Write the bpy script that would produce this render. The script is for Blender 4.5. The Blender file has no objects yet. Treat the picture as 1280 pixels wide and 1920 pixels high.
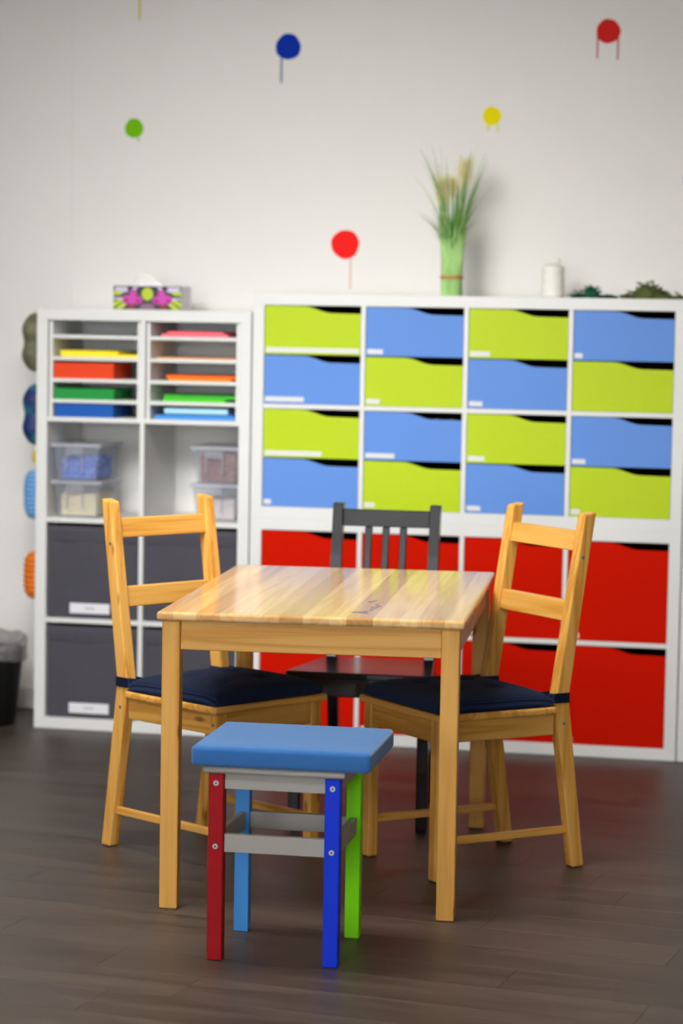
import bpy, bmesh, math, random
from mathutils import Vector, Matrix

random.seed(7)
scene = bpy.context.scene
C = scene.collection

# ------------------------------------------------------------------ camera, world, lights, exposure
F_PX, YAW, PITCH, ROLL = 4669.4, -0.206926, -0.077238, 0.0176058
CAM = Vector((2.0522, -8.25404, 1.44774))
fwd = Vector((math.sin(YAW) * math.cos(PITCH), math.cos(YAW) * math.cos(PITCH), math.sin(PITCH)))
rgt = Vector((math.cos(YAW), -math.sin(YAW), 0))
upv = rgt.cross(fwd)
r2 = rgt * math.cos(ROLL) + upv * math.sin(ROLL)
u2 = upv * math.cos(ROLL) - rgt * math.sin(ROLL)
cd = bpy.data.cameras.new('camera')
cam = bpy.data.objects.new('camera', cd)
C.objects.link(cam)
cam.matrix_world = Matrix(((r2.x, u2.x, -fwd.x, CAM.x), (r2.y, u2.y, -fwd.y, CAM.y), (r2.z, u2.z, -fwd.z, CAM.z), (0, 0, 0, 1)))
cd.sensor_fit = 'VERTICAL'
cd.sensor_height = 36
cd.sensor_width = 24
cd.lens = F_PX * 36 / 1920
cd.clip_end = 100
cd.dof.use_dof = True
cd.dof.focus_distance = 5.95
cd.dof.aperture_fstop = 2.7
cd.dof.aperture_blades = 0
scene.camera = cam

world = bpy.data.worlds.new('world')
scene.world = world
world.use_nodes = True
world.node_tree.nodes['Background'].inputs[0].default_value = (0.9, 0.95, 1.0, 1)
world.node_tree.nodes['Background'].inputs[1].default_value = 0.3

vs = scene.view_settings
vs.view_transform = 'Standard'
vs.look = 'None'
vs.gamma = 1
vs.use_curve_mapping = False
vs.exposure = 0.07

def area(name, loc, size, power, rot=(0, 0, 0), color=(1, 1, 1)):
    d = bpy.data.lights.new(name, 'AREA')
    d.shape = 'RECTANGLE'
    d.size, d.size_y = size
    d.energy = power
    d.color = color
    o = bpy.data.objects.new(name, d)
    C.objects.link(o)
    o.location = loc
    o.rotation_euler = rot
    return o

CEIL = 3.0
# centre x, centre y, size x, size y, power of every ceiling panel lamp
LAMPS = [(0.3, -2.75, 1.25, 0.6, 55), (0.35, -5.6, 1.25, 0.6, 44)]
for lx, ly, sx, sy, pw in LAMPS:
    area('panel_light', (lx, ly, CEIL - 0.075), (sx - 0.06, sy - 0.06), pw, color=(1.0, 0.93, 0.84))
# added out-of-view lamp, brightens the shelving middle so the wall darkens outward
SPOT = Vector((-0.15, -3.75, 2.72))
SPOT_AT = Vector((0.2, 0.0, 0.86))
WASH_ROT = (SPOT_AT - SPOT).to_track_quat('-Z', 'Y').to_euler()
wash = area('added_wash_light', SPOT, (1.7, 0.6), 12.6, WASH_ROT, (0.95, 0.98, 1.0))
wash.data.spread = math.radians(62)
# daylight entering by the two windows behind the camera
WINS = [(-0.9, 1.6), (1.9, 1.6)]
for wx, wz in WINS:
    area('window_daylight', (wx, -10.17, wz), (1.5, 1.5), 95, (math.radians(90), 0, math.radians(180)), (0.93, 0.97, 1.0))

# ------------------------------------------------------------------ materials
def srgb(r, g, b):
    def f(c):
        c /= 255.0
        return c / 12.92 if c <= 0.04045 else ((c + 0.055) / 1.055) ** 2.4
    return (f(r), f(g), f(b), 1)

def new_mat(name):
    m = bpy.data.materials.new(name)
    m.use_nodes = True
    nt = m.node_tree
    return m, nt, nt.nodes['Principled BSDF']

def N(nt, kind, **kw):
    n = nt.nodes.new(kind)
    for k, v in kw.items():
        setattr(n, k, v)
    return n

def plain(name, col, rough=0.5, noise=0.04, nscale=40, bump=0.0, bscale=300, spec=0.5, coat=0.0, sheen=0.0, metal=0.0):
    """one colour with a faint mottling and an optional fine relief"""
    m, nt, b = new_mat(name)
    tc = N(nt, 'ShaderNodeTexCoord')
    nz = N(nt, 'ShaderNodeTexNoise')
    nz.inputs['Scale'].default_value = nscale
    nz.inputs['Detail'].default_value = 3
    nt.links.new(tc.outputs['Object'], nz.inputs['Vector'])
    mr = N(nt, 'ShaderNodeMapRange')
    mr.inputs['To Min'].default_value = 1 - noise
    mr.inputs['To Max'].default_value = 1 + noise
    nt.links.new(nz.outputs['Fac'], mr.inputs['Value'])
    vm = N(nt, 'ShaderNodeVectorMath', operation='SCALE')
    vm.inputs[0].default_value = col[:3]
    nt.links.new(mr.outputs['Result'], vm.inputs['Scale'])
    nt.links.new(vm.outputs['Vector'], b.inputs['Base Color'])
    b.inputs['Roughness'].default_value = rough
    b.inputs['Specular IOR Level'].default_value = spec
    b.inputs['Coat Weight'].default_value = coat
    b.inputs['Sheen Weight'].default_value = sheen
    b.inputs['Metallic'].default_value = metal
    if bump:
        n2 = N(nt, 'ShaderNodeTexNoise')
        n2.inputs['Scale'].default_value = bscale
        n2.inputs['Detail'].default_value = 2
        nt.links.new(tc.outputs['Object'], n2.inputs['Vector'])
        bp = N(nt, 'ShaderNodeBump')
        bp.inputs['Strength'].default_value = bump
        bp.inputs['Distance'].default_value = 0.002
        nt.links.new(n2.outputs['Fac'], bp.inputs['Height'])
        nt.links.new(bp.outputs['Normal'], b.inputs['Normal'])
    return m

def wood(name, axis, light, mid, dark, rough=0.38, coat=0.0, knots=True, tint=False, knot_at=None, spec=0.5, grain=1.0):
    """pine grain running along one local axis"""
    m, nt, b = new_mat(name)
    L = nt.links
    tc = N(nt, 'ShaderNodeTexCoord')
    oi = N(nt, 'ShaderNodeObjectInfo')
    rnd = N(nt, 'ShaderNodeVectorMath', operation='SCALE')
    rnd.inputs[0].default_value = (7.3, 5.1, 3.7)
    L.new(oi.outputs['Random'], rnd.inputs['Scale'])
    ad = N(nt, 'ShaderNodeVectorMath', operation='ADD')
    L.new(tc.outputs['Object'], ad.inputs[0])
    L.new(rnd.outputs['Vector'], ad.inputs[1])
    def stretched(along, across):
        mp = N(nt, 'ShaderNodeMapping')
        s = [across] * 3
        s['xyz'.index(axis)] = along
        mp.inputs['Scale'].default_value = s
        L.new(ad.outputs['Vector'], mp.inputs['Vector'])
        return mp
    m1 = stretched(0.55, 13)
    n1 = N(nt, 'ShaderNodeTexNoise')
    n1.inputs['Scale'].default_value = 1.0
    n1.inputs['Detail'].default_value = 3
    n1.inputs['Distortion'].default_value = 0.5
    L.new(m1.outputs['Vector'], n1.inputs['Vector'])
    ring = N(nt, 'ShaderNodeMath', operation='MULTIPLY')
    ring.inputs[1].default_value = 34
    L.new(n1.outputs['Fac'], ring.inputs[0])
    sn = N(nt, 'ShaderNodeMath', operation='SINE')
    L.new(ring.outputs[0], sn.inputs[0])
    m2 = stretched(5, 330)
    n2 = N(nt, 'ShaderNodeTexNoise')
    n2.inputs['Scale'].default_value = 1.0
    n2.inputs['Detail'].default_value = 2
    L.new(m2.outputs['Vector'], n2.inputs['Vector'])
    s1 = N(nt, 'ShaderNodeMapRange')
    s1.inputs['From Min'].default_value = -1
    s1.inputs['From Max'].default_value = 1
    s1.inputs['To Min'].default_value = 0.0
    s1.inputs['To Max'].default_value = 0.5 * grain
    L.new(sn.outputs[0], s1.inputs['Value'])
    ma = N(nt, 'ShaderNodeMath', operation='MULTIPLY_ADD')
    ma.inputs[1].default_value = 0.55
    L.new(n2.outputs['Fac'], ma.inputs[0])
    L.new(s1.outputs['Result'], ma.inputs[2])
    cr = N(nt, 'ShaderNodeValToRGB')
    e = cr.color_ramp.elements
    e[0].position, e[0].color = 0.1, light
    e[1].position, e[1].color = 0.95, dark
    k = cr.color_ramp.elements.new(0.6)
    k.color = mid
    L.new(ma.outputs[0], cr.inputs['Fac'])
    col = cr.outputs['Color']
    if knots:
        mk = stretched(5.5, 16)
        vo = N(nt, 'ShaderNodeTexVoronoi')
        vo.inputs['Scale'].default_value = 1.0
        L.new(mk.outputs['Vector'], vo.inputs['Vector'])
        kr = N(nt, 'ShaderNodeMapRange')
        kr.inputs['From Min'].default_value = 0.08
        kr.inputs['From Max'].default_value = 0.16
        kr.inputs['To Min'].default_value = 0.75
        kr.inputs['To Max'].default_value = 0.0
        L.new(vo.outputs['Distance'], kr.inputs['Value'])
        mx = N(nt, 'ShaderNodeMix', data_type='RGBA')
        L.new(kr.outputs['Result'], mx.inputs['Factor'])
        L.new(col, mx.inputs['A'])
        mx.inputs['B'].default_value = srgb(118, 66, 28)
        col = mx.outputs['Result']
    if knot_at:
        for (kx, ky, kz, kw, kl) in knot_at:
            sb = N(nt, 'ShaderNodeVectorMath', operation='SUBTRACT')
            L.new(tc.outputs['Object'], sb.inputs[0])
            sb.inputs[1].default_value = (kx, ky, kz)
            nn = N(nt, 'ShaderNodeTexNoise')
            nn.inputs['Scale'].default_value = 22
            L.new(tc.outputs['Object'], nn.inputs['Vector'])
            n3 = N(nt, 'ShaderNodeVectorMath', operation='MULTIPLY_ADD')
            L.new(nn.outputs['Color'], n3.inputs[0])
            n3.inputs[1].default_value = (0.05, 0.12, 0)
            n3.inputs[2].default_value = (-0.025, -0.06, 0)
            a2 = N(nt, 'ShaderNodeVectorMath', operation='ADD')
            L.new(sb.outputs['Vector'], a2.inputs[0])
            L.new(n3.outputs['Vector'], a2.inputs[1])
            sc = N(nt, 'ShaderNodeVectorMath', operation='MULTIPLY')
            L.new(a2.outputs['Vector'], sc.inputs[0])
            sc.inputs[1].default_value = (1 / kw, 1 / kl, 0)
            ln = N(nt, 'ShaderNodeVectorMath', operation='LENGTH')
            L.new(sc.outputs['Vector'], ln.inputs[0])
            kr = N(nt, 'ShaderNodeMapRange')
            kr.inputs['From Min'].default_value = 0.7
            kr.inputs['From Max'].default_value = 1.1
            kr.inputs['To Min'].default_value = 0.85
            kr.inputs['To Max'].default_value = 0.0
            L.new(ln.outputs['Value'], kr.inputs['Value'])
            mx = N(nt, 'ShaderNodeMix', data_type='RGBA')
            L.new(kr.outputs['Result'], mx.inputs['Factor'])
            L.new(col, mx.inputs['A'])
            mx.inputs['B'].default_value = srgb(136, 78, 44)
            col = mx.outputs['Result']
    if tint:
        mt = N(nt, 'ShaderNodeMix', data_type='RGBA', blend_type='MULTIPLY')
        mt.inputs['Factor'].default_value = 1
        L.new(col, mt.inputs['A'])
        L.new(oi.outputs['Color'], mt.inputs['B'])
        col = mt.outputs['Result']
    L.new(col, b.inputs['Base Color'])
    b.inputs['Roughness'].default_value = rough
    b.inputs['Coat Weight'].default_value = coat
    b.inputs['Coat Roughness'].default_value = 0.12
    b.inputs['Specular IOR Level'].default_value = spec
    bp = N(nt, 'ShaderNodeBump')
    bp.inputs['Strength'].default_value = 0.06 * grain
    bp.inputs['Distance'].default_value = 0.001
    L.new(n2.outputs['Fac'], bp.inputs['Height'])
    L.new(bp.outputs['Normal'], b.inputs['Normal'])
    return m

PL, PM, PD = srgb(237, 184, 100), srgb(227, 166, 76), srgb(198, 132, 48)
M = {}
for ax in 'xyz':
    M['pine_' + ax] = wood('pine_' + ax, ax, PL, PM, PD, spec=0.3, knots=(ax != 'x'))
M['stave'] = wood('pine_stave', 'y', srgb(236, 196, 138), srgb(228, 180, 114), srgb(206, 150, 84), rough=0.17, coat=0.0, grain=0.8,
                  knots=False, tint=True, knot_at=[(0.112, -0.49, 0.73, 0.020, 0.045), (0.132, -0.36, 0.73, 0.008, 0.09), (0.118, -0.24, 0.73, 0.012, 0.03)])
M['white'] = plain('white_laminate', srgb(231, 231, 228), 0.38, 0.008, 20)
M['wall'] = plain('white_wall_paint', srgb(242, 239, 235), 0.9, 0.012, 8, bump=0.25, bscale=140, spec=0.2)
M['ceil'] = plain('ceiling_paint', srgb(205, 202, 198), 0.9, 0.01, 8)
M['wall2'] = plain('grey_wall_paint', srgb(168, 165, 160), 0.9, 0.012, 8, bump=0.25, bscale=140, spec=0.2)
M['skirt'] = plain('baseboard_paint', srgb(214, 211, 205), 0.6, 0.02)
M['lime'] = plain('lime_lacquer', srgb(190, 216, 16), 0.5, 0.015, spec=0.25)
M['blue'] = plain('cornflower_lacquer', srgb(100, 148, 226), 0.5, 0.015, spec=0.25)
M['red'] = plain('red_lacquer', srgb(206, 22, 0), 0.6, 0.02, spec=0.04)
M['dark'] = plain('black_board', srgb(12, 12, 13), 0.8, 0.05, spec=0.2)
M['strip'] = plain('label_tape', srgb(228, 228, 226), 0.5, 0.10, 260)
M['paperlabel'] = plain('label_paper', srgb(236, 236, 240), 0.6, 0.02)
M['ink'] = plain('faint_ink', srgb(196, 196, 204), 0.7, 0.1, 300)
M['fabric'] = plain('grey_fabric', srgb(84, 82, 91), 0.95, 0.07, 30, bump=0.5, bscale=900, spec=0.1)
M['black'] = plain('black_lacquer', srgb(13, 13, 14), 0.22, 0.06, 60, coat=0.2, spec=0.5)
M['metal'] = plain('zinc_screw', srgb(190, 190, 188), 0.35, 0.05, 200, metal=0.9)
M['hole'] = plain('screw_recess', srgb(80, 80, 80), 0.6, 0.05, metal=0.5)
M['rubber'] = plain('dark_felt', srgb(32, 28, 26), 0.9)
M['grey'] = plain('grey_paint', srgb(168, 163, 157), 0.42, 0.02)
M['leg_red'] = plain('dark_red_paint', srgb(164, 8, 20), 0.45, 0.06, 160, spec=0.2)
M['leg_sky'] = plain('sky_blue_paint', srgb(74, 156, 236), 0.45, 0.03, spec=0.25)
M['leg_blue'] = plain('royal_blue_paint', srgb(12, 56, 224), 0.45, 0.03, spec=0.2)
M['leg_green'] = plain('bright_green_paint', srgb(134, 232, 0), 0.45, 0.03, spec=0.2)
M['bin'] = plain('black_bin_plastic', srgb(15, 15, 17), 0.45)
M['hook'] = plain('white_cord', srgb(205, 205, 200), 0.8)

def suede(name, col):
    m = plain(name, col, 0.9, 0.09, 26, bump=0.3, bscale=700, spec=0.1, sheen=0.55)
    m.node_tree.nodes['Principled BSDF'].inputs['Sheen Tint'].default_value = (0.62, 0.8, 1.0, 1)
    return m
M['suede'] = suede('blue_suede', srgb(58, 114, 182))

def corduroy():
    m, nt, b = new_mat('navy_corduroy')
    tc = N(nt, 'ShaderNodeTexCoord')
    wv = N(nt, 'ShaderNodeTexWave', wave_type='BANDS', bands_direction='X')
    wv.inputs['Scale'].default_value = 62
    wv.inputs['Distortion'].default_value = 0.4
    nt.links.new(tc.outputs['Object'], wv.inputs['Vector'])
    mx = N(nt, 'ShaderNodeMix', data_type='RGBA')
    mx.inputs['A'].default_value = srgb(14, 23, 44)
    mx.inputs['B'].default_value = srgb(36, 50, 82)
    nt.links.new(wv.outputs['Fac'], mx.inputs['Factor'])
    nt.links.new(mx.outputs['Result'], b.inputs['Base Color'])
    b.inputs['Roughness'].default_value = 0.95
    b.inputs['Sheen Weight'].default_value = 0.04
    b.inputs['Specular IOR Level'].default_value = 0.1
    bp = N(nt, 'ShaderNodeBump')
    bp.inputs['Strength'].default_value = 0.6
    bp.inputs['Distance'].default_value = 0.002
    nt.links.new(wv.outputs['Fac'], bp.inputs['Height'])
    nt.links.new(bp.outputs['Normal'], b.inputs['Normal'])
    return m
M['cord'] = corduroy()

def clear_plastic(name, col, alpha, rough=0.25, spec=0.4):
    m = plain(name, col, rough, 0.02)
    m.node_tree.nodes['Principled BSDF'].inputs['Alpha'].default_value = alpha
    return m
M['clear'] = clear_plastic('clear_plastic', srgb(200, 206, 220), 0.17)
M['clipm'] = clear_plastic('clip_plastic', srgb(190, 194, 206), 0.3)
M['lid'] = clear_plastic('clear_lid', srgb(222, 224, 234), 0.5)
M['liner'] = clear_plastic('bag_liner', srgb(150, 148, 150), 0.5, 0.3)
M['tissue'] = clear_plastic('tissue_paper', srgb(244, 242, 240), 0.9, 0.9)

def floor_mat():
    m, nt, b = new_mat('grey_oak_vinyl')
    L = nt.links
    tc = N(nt, 'ShaderNodeTexCoord')
    oi = N(nt, 'ShaderNodeObjectInfo')
    rnd = N(nt, 'ShaderNodeVectorMath', operation='SCALE')
    rnd.inputs[0].default_value = (13.0, 9.0, 5.0)
    L.new(oi.outputs['Random'], rnd.inputs['Scale'])
    ad = N(nt, 'ShaderNodeVectorMath', operation='ADD')
    L.new(tc.outputs['Object'], ad.inputs[0])
    L.new(rnd.outputs['Vector'], ad.inputs[1])
    def nz(scale, s, d, dist=0.0):
        mp = N(nt, 'ShaderNodeMapping')
        mp.inputs['Scale'].default_value = s
        L.new(ad.outputs['Vector'], mp.inputs['Vector'])
        n = N(nt, 'ShaderNodeTexNoise')
        n.inputs['Scale'].default_value = scale
        n.inputs['Detail'].default_value = d
        n.inputs['Distortion'].default_value = dist
        L.new(mp.outputs['Vector'], n.inputs['Vector'])
        return n
    a = nz(1.0, (1.6, 13, 1), 4, 0.8)
    f = nz(1.0, (9, 170, 1), 3)
    ma = N(nt, 'ShaderNodeMath', operation='MULTIPLY_ADD')
    ma.inputs[1].default_value = 0.35
    L.new(f.outputs['Fac'], ma.inputs[0])
    L.new(a.outputs['Fac'], ma.inputs[2])
    cr = N(nt, 'ShaderNodeValToRGB')
    e = cr.color_ramp.elements
    e[0].position, e[0].color = 0.38, srgb(50, 42, 37)
    e[1].position, e[1].color = 1.0, srgb(92, 81, 72)
    k = cr.color_ramp.elements.new(0.66)
    k.color = srgb(71, 61, 54)
    L.new(ma.outputs[0], cr.inputs['Fac'])
    mt = N(nt, 'ShaderNodeMix', data_type='RGBA', blend_type='MULTIPLY')
    mt.inputs['Factor'].default_value = 1
    L.new(cr.outputs['Color'], mt.inputs['A'])
    L.new(oi.outputs['Color'], mt.inputs['B'])
    L.new(mt.outputs['Result'], b.inputs['Base Color'])
    rr = N(nt, 'ShaderNodeMapRange')
    rr.inputs['To Min'].default_value = 0.36
    rr.inputs['To Max'].default_value = 0.52
    L.new(a.outputs['Fac'], rr.inputs['Value'])
    L.new(rr.outputs['Result'], b.inputs['Roughness'])
    b.inputs['Specular IOR Level'].default_value = 0.45
    bp = N(nt, 'ShaderNodeBump')
    bp.inputs['Strength'].default_value = 0.12
    bp.inputs['Distance'].default_value = 0.001
    L.new(f.outputs['Fac'], bp.inputs['Height'])
    L.new(bp.outputs['Normal'], b.inputs['Normal'])
    return m
M['floor'] = floor_mat()

def emit_mat(name, col, strength):
    m, nt, b = new_mat(name)
    b.inputs['Base Color'].default_value = (0.9, 0.9, 0.9, 1)
    b.inputs['Emission Color'].default_value = col
    b.inputs['Emission Strength'].default_value = strength
    return m

# ------------------------------------------------------------------ helpers
def link(name, me, mats, parent=None, smooth=False, loc=None):
    o = bpy.data.objects.new(name, me)
    C.objects.link(o)
    if mats is not None and len(me.materials) == 0:
        for mm in (mats if isinstance(mats, (list, tuple)) else [mats]):
            me.materials.append(M[mm] if isinstance(mm, str) else mm)
    if smooth:
        for p in me.polygons:
            p.use_smooth = True
    if parent is not None:
        o.parent = parent
    if loc is not None:
        o.location = loc
    return o

def tomesh(bm, name):
    bmesh.ops.recalc_face_normals(bm, faces=bm.faces)
    me = bpy.data.meshes.new(name)
    bm.to_mesh(me)
    bm.free()
    return me

def add_box(bm, x0, x1, y0, y1, z0, z1, bev=0.0, seg=2, mi=0):
    vs_ = [bm.verts.new(v) for v in ((x0, y0, z0), (x1, y0, z0), (x1, y1, z0), (x0, y1, z0), (x0, y0, z1), (x1, y0, z1), (x1, y1, z1), (x0, y1, z1))]
    fs = [bm.faces.new([vs_[i] for i in q]) for q in ((3, 2, 1, 0), (4, 5, 6, 7), (0, 1, 5, 4), (1, 2, 6, 5), (2, 3, 7, 6), (3, 0, 4, 7))]
    for f in fs:
        f.material_index = mi
    if bev > 0:
        es = list({e for f in fs for e in f.edges})
        r = bmesh.ops.bevel(bm, geom=es, offset=bev, segments=seg, affect='EDGES', profile=0.5)
        for f in r['faces']:
            f.material_index = mi
    return fs

def box(name, b, mat, parent=None, bev=0.0015, seg=1, smooth=False):
    bm = bmesh.new()
    add_box(bm, *b, bev=bev, seg=seg)
    return link(name, tomesh(bm, name), mat, parent, smooth)

def add_prism(bm, poly, a0, a1, axis='y', bev=0.0, seg=2, mi=0):
    """polygon extruded along an axis; poly holds the two other coordinates in order"""
    def P(u, v, a):
        return {'x': (a, u, v), 'y': (u, a, v), 'z': (u, v, a)}[axis]
    A = [bm.verts.new(P(u, v, a0)) for u, v in poly]
    B = [bm.verts.new(P(u, v, a1)) for u, v in poly]
    n = len(poly)
    fs = [bm.faces.new(A), bm.faces.new(list(reversed(B)))]
    for i in range(n):
        fs.append(bm.faces.new((A[i], B[i], B[(i + 1) % n], A[(i + 1) % n])))
    for f in fs:
        f.material_index = mi
    if bev > 0:
        es = list({e for f in fs for e in f.edges})
        r = bmesh.ops.bevel(bm, geom=es, offset=bev, segments=seg, affect='EDGES', profile=0.5)
        for f in r['faces']:
            f.material_index = mi
    return fs

def prism(name, poly, a0, a1, axis, mat, parent=None, bev=0.0, seg=2):
    bm = bmesh.new()
    add_prism(bm, poly, a0, a1, axis, bev, seg)
    return link(name, tomesh(bm, name), mat, parent)

def lathe(bm, prof, n=24, cx=0, cy=0, wob=None, mi=0):
    rings = []
    for j, (r, z) in enumerate(prof):
        ring = []
        for i in range(n):
            a = 2 * math.pi * i / n
            rr, zz = r, z
            if wob:
                dr, dz = wob(a, j)
                rr += dr
                zz += dz
            ring.append(bm.verts.new((cx + rr * math.cos(a), cy + rr * math.sin(a), zz)))
        rings.append(ring)
    for k in range(len(rings) - 1):
        for i in range(n):
            f = bm.faces.new((rings[k][i], rings[k][(i + 1) % n], rings[k + 1][(i + 1) % n], rings[k + 1][i]))
            f.material_index = mi
    return rings

def tube(bm, pts, r, n=8, mi=0):
    pts = [Vector(p) for p in pts]
    rings = []
    for i, p in enumerate(pts):
        t = (pts[min(i + 1, len(pts) - 1)] - pts[max(i - 1, 0)]).normalized()
        a = t.cross(Vector((0, 0, 1)))
        if a.length < 1e-3:
            a = t.cross(Vector((1, 0, 0)))
        a.normalize()
        b = t.cross(a)
        rr = r[i] if isinstance(r, (list, tuple)) else r
        rings.append([bm.verts.new(p + (a * math.cos(2 * math.pi * k / n) + b * math.sin(2 * math.pi * k / n)) * rr) for k in range(n)])
    for j in range(len(rings) - 1):
        for k in range(n):
            f = bm.faces.new((rings[j][k], rings[j][(k + 1) % n], rings[j + 1][(k + 1) % n], rings[j + 1][k]))
            f.material_index = mi
    bm.faces.new(list(reversed(rings[0]))).material_index = mi
    bm.faces.new(rings[-1]).material_index = mi

def tag(o, label=None, cat=None, group=None, kind=None):
    if label:
        o['label'] = label
    if cat:
        o['category'] = cat
    if group:
        o['group'] = group
    if kind:
        o['kind'] = kind
    return o

def thing(name, label, cat, loc=(0, 0, 0), rz=0.0, group=None):
    o = bpy.data.objects.new(name, None)
    o.empty_display_size = 0.05
    C.objects.link(o)
    o.location = loc
    o.rotation_euler = (0, 0, rz)
    return tag(o, label, cat, group)

# ------------------------------------------------------------------ the room
WY = 0.41            # face of the wall behind the shelving
X0, X1, YF = -2.7, 4.3, -10.2
PA = math.radians(-7.7)           # direction of the floor planks
slab = box('floor', (X0 - 0.1, X1 + 0.1, YF - 0.1, WY + 0.1, -0.12, -0.0012), 'floor', bev=0)
slab.color = (0.9, 0.9, 0.9, 1)
tag(slab, kind='structure')
PW, PLEN = 0.1715, 1.22
bm = bmesh.new()
add_box(bm, 0.00025, PLEN - 0.00025, 0.0002, PW - 0.0002, -0.006, 0.0, bev=0.0004, seg=1)
plank_me = tomesh(bm, 'plank')
plank_me.materials.append(M['floor'])
ca, sa = math.cos(PA), math.sin(PA)
for j in range(-28, 9):
    v0 = -1.735 + j * PW
    off = random.uniform(0, PLEN)
    if j == -4:
        off = (0.428 * ca + -2.58 * sa) % PLEN
    if j == -1:
        off = (1.486 * ca + -2.03 * sa) % PLEN
    for i in range(-4, 6):
        u0 = off + i * PLEN
        ends = [(u * ca - v * sa, u * sa + v * ca) for u in (u0, u0 + PLEN) for v in (v0, v0 + PW)]
        mx = sum(e[0] for e in ends) / 4
        my = sum(e[1] for e in ends) / 4
        if max(e[1] for e in ends) > WY - 0.02 or my < -4.3 or mx > 3.1 or mx < -1.9:
            continue
        # keep what the lens can see, plus a margin to either side
        t = (my - CAM.y)
        if abs(mx - (CAM.x - 0.205 * t)) > 0.16 * t + 1.3:
            continue
        o = link('plank', plank_me, None, slab)
        o.location = (u0 * ca - v0 * sa, u0 * sa + v0 * ca, 0)
        o.rotation_euler = (0, 0, PA)
        k = random.uniform(0.93, 1.07)
        w = random.uniform(-0.025, 0.025)
        o.color = (k * (1 + w), k, k * (1 - w), 1)

# wall behind the shelving, made of two wallpapered strips whose seam shows above the low unit
wb = bpy.data.objects.new('wall_back', None)
C.objects.link(wb)
tag(wb, kind='structure')
box('wall_panel', (-0.782, X1 + 0.1, WY, WY + 0.12, -0.1, CEIL + 0.1), 'wall', wb, bev=0)
box('wall_panel', (X0 - 0.1, -0.784, WY + 0.004, WY + 0.12, -0.1, CEIL + 0.1), 'wall', wb, bev=0)
tag(box('wall_left', (X0 - 0.1, X0, YF, WY, -0.1, CEIL + 0.1), 'wall2', bev=0), kind='structure')
tag(box('wall_right', (X1, X1 + 0.1, YF, WY, -0.1, CEIL + 0.1), 'wall2', bev=0), kind='structure')
tag(box('wall_front', (X0, X1, YF - 0.1, YF, -0.1, CEIL + 0.1), 'wall2', bev=0), kind='structure')
tag(box('ceiling', (X0 - 0.1, X1 + 0.1, YF - 0.1, WY + 0.1, CEIL, CEIL + 0.1), 'ceil', bev=0), kind='structure')
tag(box('baseboard_back', (X0, X1, WY - 0.013, WY + 0.003, 0.0, 0.075), 'skirt', bev=0.002), kind='structure')
for i, (wx, wz) in enumerate(WINS):
    w = bpy.data.objects.new('window_%d' % (i + 1), None)
    C.objects.link(w)
    tag(w, kind='structure')
    bm = bmesh.new()
    for q in ((-0.85, 0.85, -0.85, -0.76), (-0.85, 0.85, 0.76, 0.85), (-0.85, -0.76, -0.76, 0.76), (0.76, 0.85, -0.76, 0.76), (-0.03, 0.03, -0.76, 0.76)):
        add_box(bm, wx + q[0], wx + q[1], YF, YF + 0.05, wz + q[2], wz + q[3], 0.004, 1)
    link('window_frame', tomesh(bm, 'window_frame'), 'white', w)
    box('pane', (wx - 0.76, wx + 0.76, YF, YF + 0.01, wz - 0.76, wz + 0.76), emit_mat('day_pane', (0.93, 0.97, 1, 1), 1.0), w, bev=0)
lampname = ['white rectangular ceiling lamp panel over the table and chairs', 'white rectangular ceiling lamp panel nearest the camera']
for i, (lx, ly, sx, sy, pw) in enumerate(LAMPS):
    t = thing('ceiling_light', lampname[min(i, 1)], 'ceiling lamp', (lx, ly, CEIL - 0.07), 0, 'ceiling lamp panels')
    bm = bmesh.new()
    for q in ((-sx / 2, sx / 2, -sy / 2, -sy / 2 + 0.025), (-sx / 2, sx / 2, sy / 2 - 0.025, sy / 2), (-sx / 2, -sx / 2 + 0.025, -sy / 2 + 0.025, sy / 2 - 0.025), (sx / 2 - 0.025, sx / 2, -sy / 2 + 0.025, sy / 2 - 0.025)):
        add_box(bm, q[0], q[1], q[2], q[3], 0, 0.07, 0.002, 1)
    link('frame', tomesh(bm, 'frame'), 'white', t)
    box('diffuser', (-sx / 2 + 0.025, sx / 2 - 0.025, -sy / 2 + 0.025, sy / 2 - 0.025, 0.012, 0.068), emit_mat('lamp_diffuser', (1, 0.97, 0.93, 1), 3.0), t, bev=0)

t = thing('added_wash_lamp', 'added slanted white lamp box out of view, brightening the middle of the shelving', 'ceiling lamp', SPOT)  # invented housing and rods for the added wash light, out of view
bm = bmesh.new()
for q in ((-0.89, 0.89, -0.34, -0.31), (-0.89, 0.89, 0.31, 0.34), (-0.89, -0.86, -0.31, 0.31), (0.86, 0.89, -0.31, 0.31)):
    add_box(bm, q[0], q[1], q[2], q[3], -0.004, 0.06, 0.002, 1)
add_box(bm, -0.89, 0.89, -0.34, 0.34, 0.061, 0.07)
o = link('housing', tomesh(bm, 'housing'), 'white', t)
o.rotation_euler = WASH_ROT
for sx in (-0.4, 0.4):
    bm = bmesh.new()
    tube(bm, [(sx, 0, 0.075), (sx, 0, CEIL - SPOT.z)], 0.008, 8)
    link('rod', tomesh(bm, 'rod'), 'white', t, True)

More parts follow.
